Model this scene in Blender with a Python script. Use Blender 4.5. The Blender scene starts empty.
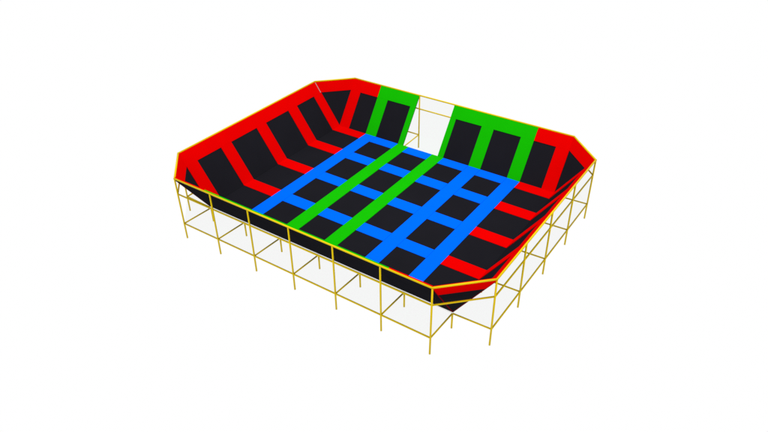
import bpy, bmesh, math, random
from mathutils import Vector, Matrix
random.seed(4)
S = bpy.context.scene
COL = S.collection

# ------------------------------------------------------------------ world, view
W = bpy.data.worlds.new("World"); S.world = W; W.use_nodes = True
bg = W.node_tree.nodes['Background']
bg.inputs[0].default_value = (1, 1, 1, 1); bg.inputs[1].default_value = 1.0
S.view_settings.view_transform = 'Standard'; S.view_settings.look = 'None'
S.view_settings.exposure = 0; S.view_settings.gamma = 1

# ------------------------------------------------------------------ sizes (metres)
LX, DY, WK = 12.0, 9.19, 1.5           # court length, depth, width of the ledge round it
ZD, ZM, ZT = 0.754, 2.213, 2.943       # lower rail, middle rail, top rail
ZF = 0.785                              # court level
BX, BY = 2.0, DY / 4                   # bays of the frame
HW = ZT - ZF - 0.02
SL = math.hypot(WK, HW)                # length of the slope
S0 = SL - 0.62                         # lower edge of the top pads
RT = 0.0335

# ------------------------------------------------------------------ materials
def principled(name):
    m = bpy.data.materials.new(name); m.use_nodes = True
    return m, m.node_tree, m.node_tree.nodes['Principled BSDF']
def vinyl(name, c, rough=0.42, spec=0.12):
    m, t, b = principled(name); N = t.nodes; L = t.links
    tc = N.new('ShaderNodeTexCoord')
    n1 = N.new('ShaderNodeTexNoise'); n1.inputs['Scale'].default_value = 1.3; n1.inputs['Detail'].default_value = 5
    L.new(tc.outputs['Object'], n1.inputs['Vector'])
    r = N.new('ShaderNodeMapRange'); r.inputs['To Min'].default_value = 0.95; r.inputs['To Max'].default_value = 1.05
    L.new(n1.outputs['Fac'], r.inputs['Value'])
    mx = N.new('ShaderNodeVectorMath'); mx.operation = 'SCALE'; mx.inputs[0].default_value = c
    L.new(r.outputs[0], mx.inputs['Scale']); L.new(mx.outputs[0], b.inputs['Base Color'])
    n2 = N.new('ShaderNodeTexNoise'); n2.inputs['Scale'].default_value = 9; n2.inputs['Detail'].default_value = 6
    L.new(tc.outputs['Object'], n2.inputs['Vector'])
    bp = N.new('ShaderNodeBump'); bp.inputs['Strength'].default_value = 0.12; bp.inputs['Distance'].default_value = 0.02
    L.new(n2.outputs['Fac'], bp.inputs['Height']); L.new(bp.outputs[0], b.inputs['Normal'])
    b.inputs['Roughness'].default_value = rough; b.inputs['Specular IOR Level'].default_value = spec
    return m
def fabric(name, c):
    m, t, b = principled(name); N = t.nodes; L = t.links
    tc = N.new('ShaderNodeTexCoord')
    ck = N.new('ShaderNodeTexNoise'); ck.inputs['Scale'].default_value = 60; ck.inputs['Detail'].default_value = 2
    n1 = N.new('ShaderNodeTexNoise'); n1.inputs['Scale'].default_value = 0.9; n1.inputs['Detail'].default_value = 4
    L.new(tc.outputs['Object'], ck.inputs['Vector']); L.new(tc.outputs['Object'], n1.inputs['Vector'])
    ad = N.new('ShaderNodeMath'); ad.operation = 'ADD'
    L.new(ck.outputs['Fac'], ad.inputs[0]); L.new(n1.outputs['Fac'], ad.inputs[1])
    r = N.new('ShaderNodeMapRange'); r.inputs['From Max'].default_value = 2
    r.inputs['To Min'].default_value = 0.75; r.inputs['To Max'].default_value = 1.25
    L.new(ad.outputs[0], r.inputs['Value'])
    mx = N.new('ShaderNodeVectorMath'); mx.operation = 'SCALE'; mx.inputs[0].default_value = c
    L.new(r.outputs[0], mx.inputs['Scale']); L.new(mx.outputs[0], b.inputs['Base Color'])
    b.inputs['Roughness'].default_value = 0.7; b.inputs['Specular IOR Level'].default_value = 0.0
    return m
M_RED = vinyl('red vinyl', (0.56, 0.0003, 0.0003), spec=0.0)
M_GRN = vinyl('green vinyl', (0.005, 0.35, 0.0008), spec=0.004)
M_BLU = vinyl('blue vinyl', (0.0003, 0.103, 0.80), spec=0.0)
M_DRD = vinyl('dark red piping', (0.13, 0.002, 0.006), spec=0.0)
M_BLK = fabric('black jump mesh', (0.0090, 0.0088, 0.0115))
M_BAK = fabric('black backing fabric', (0.0090, 0.0088, 0.0115))
M_EDGE = vinyl('white deck board', (0.8, 0.8, 0.78))
M_SEAM = vinyl('pale grey seam line', (0.34, 0.22, 0.21))
M_YEL = vinyl('yellow painted steel', (0.59, 0.425, 0.003), rough=0.4, spec=0.04)
def tint_mat():
    m = bpy.data.materials.new('clear grey tint'); m.use_nodes = True
    t = m.node_tree; t.nodes.clear()
    o = t.nodes.new('ShaderNodeOutputMaterial'); mx = t.nodes.new('ShaderNodeMixShader')
    a = t.nodes.new('ShaderNodeBsdfTransparent'); a.inputs[0].default_value = (1, 1, 1, 1)
    d = t.nodes.new('ShaderNodeBsdfDiffuse'); d.inputs[0].default_value = (0.02, 0.16, 0.06, 1)
    mx.inputs[0].default_value = 0.09
    t.links.new(a.outputs[0], mx.inputs[1]); t.links.new(d.outputs[0], mx.inputs[2]); t.links.new(mx.outputs[0], o.inputs[0])
    return m
M_TINT = tint_mat()  # for added sheets that only tint what lies behind, not real netting

# ------------------------------------------------------------------ mesh helpers
def obj(name, bm, mat, parent=None, label=None):
    bmesh.ops.recalc_face_normals(bm, faces=bm.faces[:])
    me = bpy.data.meshes.new(name); bm.to_mesh(me); bm.free(); me.materials.append(mat)
    o = bpy.data.objects.new(name, me); COL.objects.link(o)
    if parent: o.parent = parent
    if label: o['label'] = label
    return o
def slab(lo, hi, bevel=0.0, bm=None):
    """closed prism between two matching outlines"""
    bm = bm or bmesh.new()
    a = [bm.verts.new(p) for p in lo]; b = [bm.verts.new(p) for p in hi]; n = len(a)
    fs = [bm.faces.new(a[::-1]), bm.faces.new(b)]
    for i in range(n): fs.append(bm.faces.new((a[i], a[(i + 1) % n], b[(i + 1) % n], b[i])))
    if bevel:
        es = list({e for f in fs for e in f.edges})
        bmesh.ops.bevel(bm, geom=es, offset=bevel, segments=2, affect='EDGES', profile=0.5)
    return bm
def tube(bm, p, q, r=RT, seg=12, ext=0.0):
    p, q = Vector(p), Vector(q); d = (q - p).normalized(); p = p - d * ext; q = q + d * ext
    u = d.orthogonal().normalized(); v = d.cross(u)
    ra, rb = [], []
    for i in range(seg):
        t = 2 * math.pi * i / seg; w = (u * math.cos(t) + v * math.sin(t)) * r
        ra.append(bm.verts.new(p + w)); rb.append(bm.verts.new(q + w))
    for i in range(seg):
        f = bm.faces.new((ra[i], ra[(i + 1) % seg], rb[(i + 1) % seg], rb[i])); f.smooth = True
    bm.faces.new(ra[::-1]); bm.faces.new(rb)
    return bm
G = 0.003
def floor_piece(x0, x1, y0, y1, z0, z1, bevel=0.0):
    x0 += G; x1 -= G; y0 += G; y1 -= G
    o = [(x0, y0), (x1, y0), (x1, y1), (x0, y1)]
    return slab([(x, y, z0) for x, y in o], [(x, y, z1) for x, y in o], bevel)
c_, s_ = WK / SL, HW / SL
def side(name):
    """(along, up the slope, out of the wall) -> point"""
    if name == 'front': return lambda t, s, n: Vector((t, -s * c_ + n * s_, ZF + s * s_ + n * c_))
    if name == 'back':  return lambda t, s, n: Vector((t, DY + s * c_ - n * s_, ZF + s * s_ + n * c_))
    if name == 'left':  return lambda t, s, n: Vector((-s * c_ + n * s_, t, ZF + s * s_ + n * c_))
    return lambda t, s, n: Vector((LX + s * c_ - n * s_, t, ZF + s * s_ + n * c_))
def wall_piece(F, t0, t1, s0, s1, n0, n1, bevel=0.0):
    t0 += G; t1 -= G
    o = [(t0, s0), (t1, s0), (t1, s1), (t0, s1)]
    return slab([F(t, s, n0) for t, s in o], [F(t, s, n1) for t, s in o], bevel)

# ------------------------------------------------------------------ the court: one thing
root = bpy.data.objects.new('trampoline_court', None); COL.objects.link(root)
root['label'] = 'large raised trampoline court with black mats, coloured pads and yellow tube frame'
root['category'] = 'trampoline'

# platform with jump mats and pads
deck = obj('platform', floor_piece(-0.03, LX + 0.03, -0.03, DY + 0.03, ZF - 0.06, ZF - 0.003, 0.006), M_EDGE, root, 'flat court deck with a thin white edge')
XB = [(1.70, 2.35), (3.69, 4.33), (5.69, 6.33), (7.69, 8.34), (9.69, 10.33)]      # bars running front to back
YB = [(0.0, 0.62), (2.02, 2.66), (4.32, 4.97), (6.58, 7.24), (8.59, DY)]          # bars running left to right
XC = ['blue', 'green', 'green', 'blue', 'blue']
MAT = {'blue': M_BLU, 'green': M_GRN, 'red': M_RED}
xs = [(0, XB[0][0])] + [(XB[i][1], XB[i + 1][0]) for i in range(4)] + [(XB[4][1], LX)]
ys = [(YB[i][1], YB[i + 1][0]) for i in range(4)]
for (x0, x1) in xs:
    for (y0, y1) in ys:
        sub = floor_piece(x0 - 0.02, x1 + 0.02, y0 - 0.02, y1 + 0.02, ZF - 0.004, ZF + 0.016)
        obj('jump_mat', sub, M_BLK, deck)
for (x0, x1), cname in zip(XB, XC):
    y1 = DY
    obj('floor_pad', floor_piece(x0, x1, 0, y1, ZF - 0.002, ZF + 0.036 + (0.002 if cname == 'green' else 0), 0.006), MAT[cname], deck, cname + ' floor pad running front to back')
for (y0, y1) in YB:
    for i, (x0, x1) in enumerate(xs):
        cn = 'red' if i in (0, 5) else 'blue'
        obj('floor_pad', floor_piece(x0, x1, y0, y1, ZF - 0.002, ZF + 0.036, 0.006), MAT[cn], deck, cn + ' floor pad crossing the court')

# sloping walls
def wall(name, spans, strips, tops, label):
    F = side(name)
    bm = bmesh.new()
    for t0, t1 in spans:
        o = [(t0, 0.0), (t1, 0.0), (t1, SL - 0.03), (t0, SL - 0.03)]
        slab([F(t, s, -0.022) for t, s in o], [F(t, s, 0) for t, s in o], 0, bm)
    w = obj('sloping_wall', bm, M_BAK, root, label)
    for t0, t1 in spans:
        st = sorted(s for s in strips if s[0] >= t0 - 0.01 and s[1] <= t1 + 0.01)
        for a, b in zip(st[:-1], st[1:]):
            obj('wall_mat', wall_piece(F, a[1] - 0.015, b[0] + 0.015, 0.02, S0 + 0.02, -0.004, 0.012), M_BLK, w)
        for a in st:
            obj('wall_pad', wall_piece(F, a[0], a[1], 0.0, S0 - 0.006, -0.002, 0.036, 0.003), MAT[a[2]], w, a[2] + ' upright pad strip')
    for t0, t1, cn in tops:
        obj('top_pad', wall_piece(F, t0, t1, S0 - 0.012, SL + (0.042 if name == 'front' else 0.005), -0.002, 0.078 if name == 'front' else 0.037, 0.003), MAT[cn], w, cn + ' pad along the upper edge')
    return w
YS = [(0, 0.62, 'red'), (2.02, 2.66, 'red'), (4.32, 4.97, 'red'), (6.58, 7.24, 'red'), (8.58, DY, 'red')]
wl = wall('left', [(0, DY)], YS, [(0, DY, 'red')], 'long sloping wall with only red pads, left')
wall('right', [(0, DY)], YS, [(0, DY, 'red')], 'sloping wall with only red pads seen edge-on, right')
wall('back', [(0, 4.0), (6.0, LX)],
     [(0, 0.62, 'red'), (1.70, 2.34, 'green'), (3.70, 4.0, 'green'), (6.0, 6.31, 'green'), (7.69, 8.32, 'green'), (9.69, 10.33, 'green'), (11.38, LX, 'red')],
     [(0, 1.70, 'red'), (1.70, 4.0, 'green'), (6.0, 10.33, 'green'), (10.33, LX, 'red')], 'far wall with green pads and an open entrance')
wall('front', [(0, LX)],
     [(0, 0.62, 'red'), (1.70, 2.34, 'green'), (3.70, 4.34, 'green'), (5.70, 6.33, 'green'), (7.69, 8.32, 'green'), (9.69, 10.33, 'green'), (11.38, LX, 'red')],
     [(0, 1.70, 'red'), (1.70, 10.33, 'green'), (10.33, LX, 'red')], 'near wall showing its black back')
# added grey strip for a pale line at the seam of the far left corner
F = side('left')
obj('seam_line', slab([F(t, s, 0.034) for t, s in ((DY - 0.07, S0), (DY - 0.03, S0), (DY - 0.03, SL - 0.04), (DY - 0.07, SL - 0.04))],
                      [F(t, s, 0.052) for t, s in ((DY - 0.07, S0), (DY - 0.03, S0), (DY - 0.03, SL - 0.04), (DY - 0.07, SL - 0.04))]), M_SEAM, wl)

# corner gussets
for cx, cy in ((0, 0), (LX, 0), (LX, DY), (0, DY)):
    sx = -1 if cx == 0 else 1; sy = -1 if cy == 0 else 1
    A = Vector((cx, cy, ZF)); B = Vector((cx + sx * WK, cy, ZF + HW)); Cc = Vector((cx, cy + sy * WK, ZF + HW))
    n = (B - A).cross(Cc - A).normalized()
    if n.z < 0: n = -n
    f0 = S0 / SL; f1 = (SL + (0.02 if cy == 0 and cx > 0 else -0.02)) / SL
    def P(u, v, k): return A + (B - A) * u + (Cc - A) * v + n * k      # u + v = height share
    bk = obj('corner_wall', slab([P(0, 0, -.02), P(f1, 0, -.02), P(0, f1, -.02)], [P(0, 0, 0), P(f1, 0, 0), P(0, f1, 0)]), M_BAK, root, 'triangular corner wall with a red upper band')
    e = 0.012
    obj('wall_mat', slab([P(e, e, -.004), P(f0 - e, e, -.004), P(e, f0 - e, -.004)], [P(e, e, .012), P(f0 - e, e, .012), P(e, f0 - e, .012)]), M_BLK, bk)
    q = [(f0, 0), (f1, 0), (0, f1), (0, f0)]
    obj('top_pad', slab([P(u, v, -.032) for u, v in q], [P(u, v, .07 if cy == 0 and cx > 0 else .036) for u, v in q], 0.004), M_RED, bk, 'red pad along the upper edge')
    for T in (B, Cc):
        d = (T - A)
        obj('edge_piping', tube(bmesh.new(), A + d * 0.01 - n * 0.012, A + d * 0.97 - n * 0.012, 0.024, 8), M_DRD, bk)

# frame
xsn = [i * BX for i in range(7)]; ysn = [i * BY for i in range(5)]
outer = [(x, -WK) for x in xsn] + [(LX + WK, y) for y in ysn] + [(x, DY + WK) for x in reversed(xsn)] + [(-WK, y) for y in reversed(ysn)]
inner = [(x, 0) for x in xsn] + [(LX, y) for y in ysn] + [(x, DY) for x in reversed(xsn)] + [(0, y) for y in reversed(ysn)]
def member(name, p, q, r=RT, label=None, ext=0.0):
    return obj(name, tube(bmesh.new(), p, q, r, 14, ext), M_YEL, root, label)
for (x, y) in outer:
    ps = member('post', (x, y, 0), (x, y, ZT - 0.01), RT)
seen = set()
for (x, y) in inner:
    if (x, y) in seen: continue
    seen.add((x, y)); member('short_post', (x, y, 0), (x, y, ZF - 0.065), RT)
for (a, b) in zip(outer, inner):
    member('cross_beam', (a[0], a[1], ZD), (b[0], b[1], ZD - 0.055), RT * 0.9)
N = len(outer)
corners = [(0, -WK), (LX, -WK), (LX + WK, 0), (LX + WK, DY), (LX, DY + WK), (0, DY + WK), (-WK, DY), (-WK, 0)]
for i in range(8):
    a, b = corners[i], corners[(i + 1) % 8]
    member('top_rail', (*a, ZT), (*b, ZT), RT * 1.1, None, 0.02)
    member('middle_rail', (*a, ZM), (*b, ZM), RT * 0.95)
for a, b in (((0, -WK), (LX, -WK)), ((LX + WK, 0), (LX + WK, DY)), ((LX, DY + WK), (6.0, DY + WK)), ((4.0, DY + WK), (0, DY + WK)), ((-WK, DY), (-WK, 0))):
    member('lower_rail', (*a, ZD), (*b, ZD), RT * 0.95)

# nearly clear sheets added for a pale tint under ledge and behind entrance
def sheet(pts): 
    bm = bmesh.new(); bm.faces.new([bm.verts.new(p) for p in pts]); return bm
ZN = ZD - 0.01
for r in ([(0, -WK), (LX, -WK), (LX, 0), (0, 0)], [(LX, 0), (LX + WK, 0), (LX + WK, DY), (LX, DY)],
          [(0, DY), (LX, DY), (LX, DY + WK + .05), (0, DY + WK + .05)], [(-WK, 0), (0, 0), (0, DY), (-WK, DY)], [(0, -WK), (0, 0), (-WK, 0)], [(LX, DY), (LX + WK, DY), (LX, DY + WK + .05)]):
    obj('ledge_tint', sheet([(x, y, ZN) for x, y in r]), M_TINT, root, 'added see-through sheet giving a pale tint under the ledge')
obj('entrance_tint', sheet([(2.0, DY + WK + .05, ZN), (6.1, DY + WK + .05, ZN), (6.1, DY + WK + .05, ZT), (2.0, DY + WK + .05, ZT)]), M_TINT, root, 'added see-through sheet giving a pale tint across the entrance')

a, b = corners[3], corners[4]  # one more added tint sheet, upright at the far right corner
obj('corner_tint', sheet([(*a, ZN), (*b, ZN), (*b, ZT - .05), (*a, ZT - .05)]), M_TINT, root, 'added see-through sheet giving a pale tint at the corner')

# ------------------------------------------------------------------ lamps
def area(name, loc, target, size, power, col=(1, 1, 1)):
    l = bpy.data.lights.new(name, 'AREA'); l.shape = 'DISK'; l.size = size; l.energy = power; l.color = col
    o = bpy.data.objects.new(name, l); COL.objects.link(o); o.location = loc
    o.rotation_euler = (Vector(target) - Vector(loc)).to_track_quat('-Z', 'Y').to_euler()
area('overhead_lamp', (9, 5, 34), (6, 4.6, 1), 14, 9000)
area('front_fill', (16, -30, 10), (6, 4.6, 1), 10, 1800)  # weak unseen fill, added to brighten the near posts and legs

# ------------------------------------------------------------------ camera
cam = bpy.data.cameras.new('camera'); co = bpy.data.objects.new('camera', cam); COL.objects.link(co)
R = Matrix(((0.8263401000894277, 0.5630961190367386, -0.00920867579725787),
            (-0.313037586445551, 0.47285062278180817, 0.8236624053622909),
            (0.46815543194170045, -0.6777426128410405, 0.5670056809969952))).transposed()
co.matrix_world = Matrix.Translation((19.65788533, -15.2248286, 16.48066274)) @ R.to_4x4()
cam.sensor_fit = 'HORIZONTAL'; cam.sensor_width = 36; cam.lens = 36 * 654.0184881671016 / 768
cam.clip_end = 500
S.camera = co
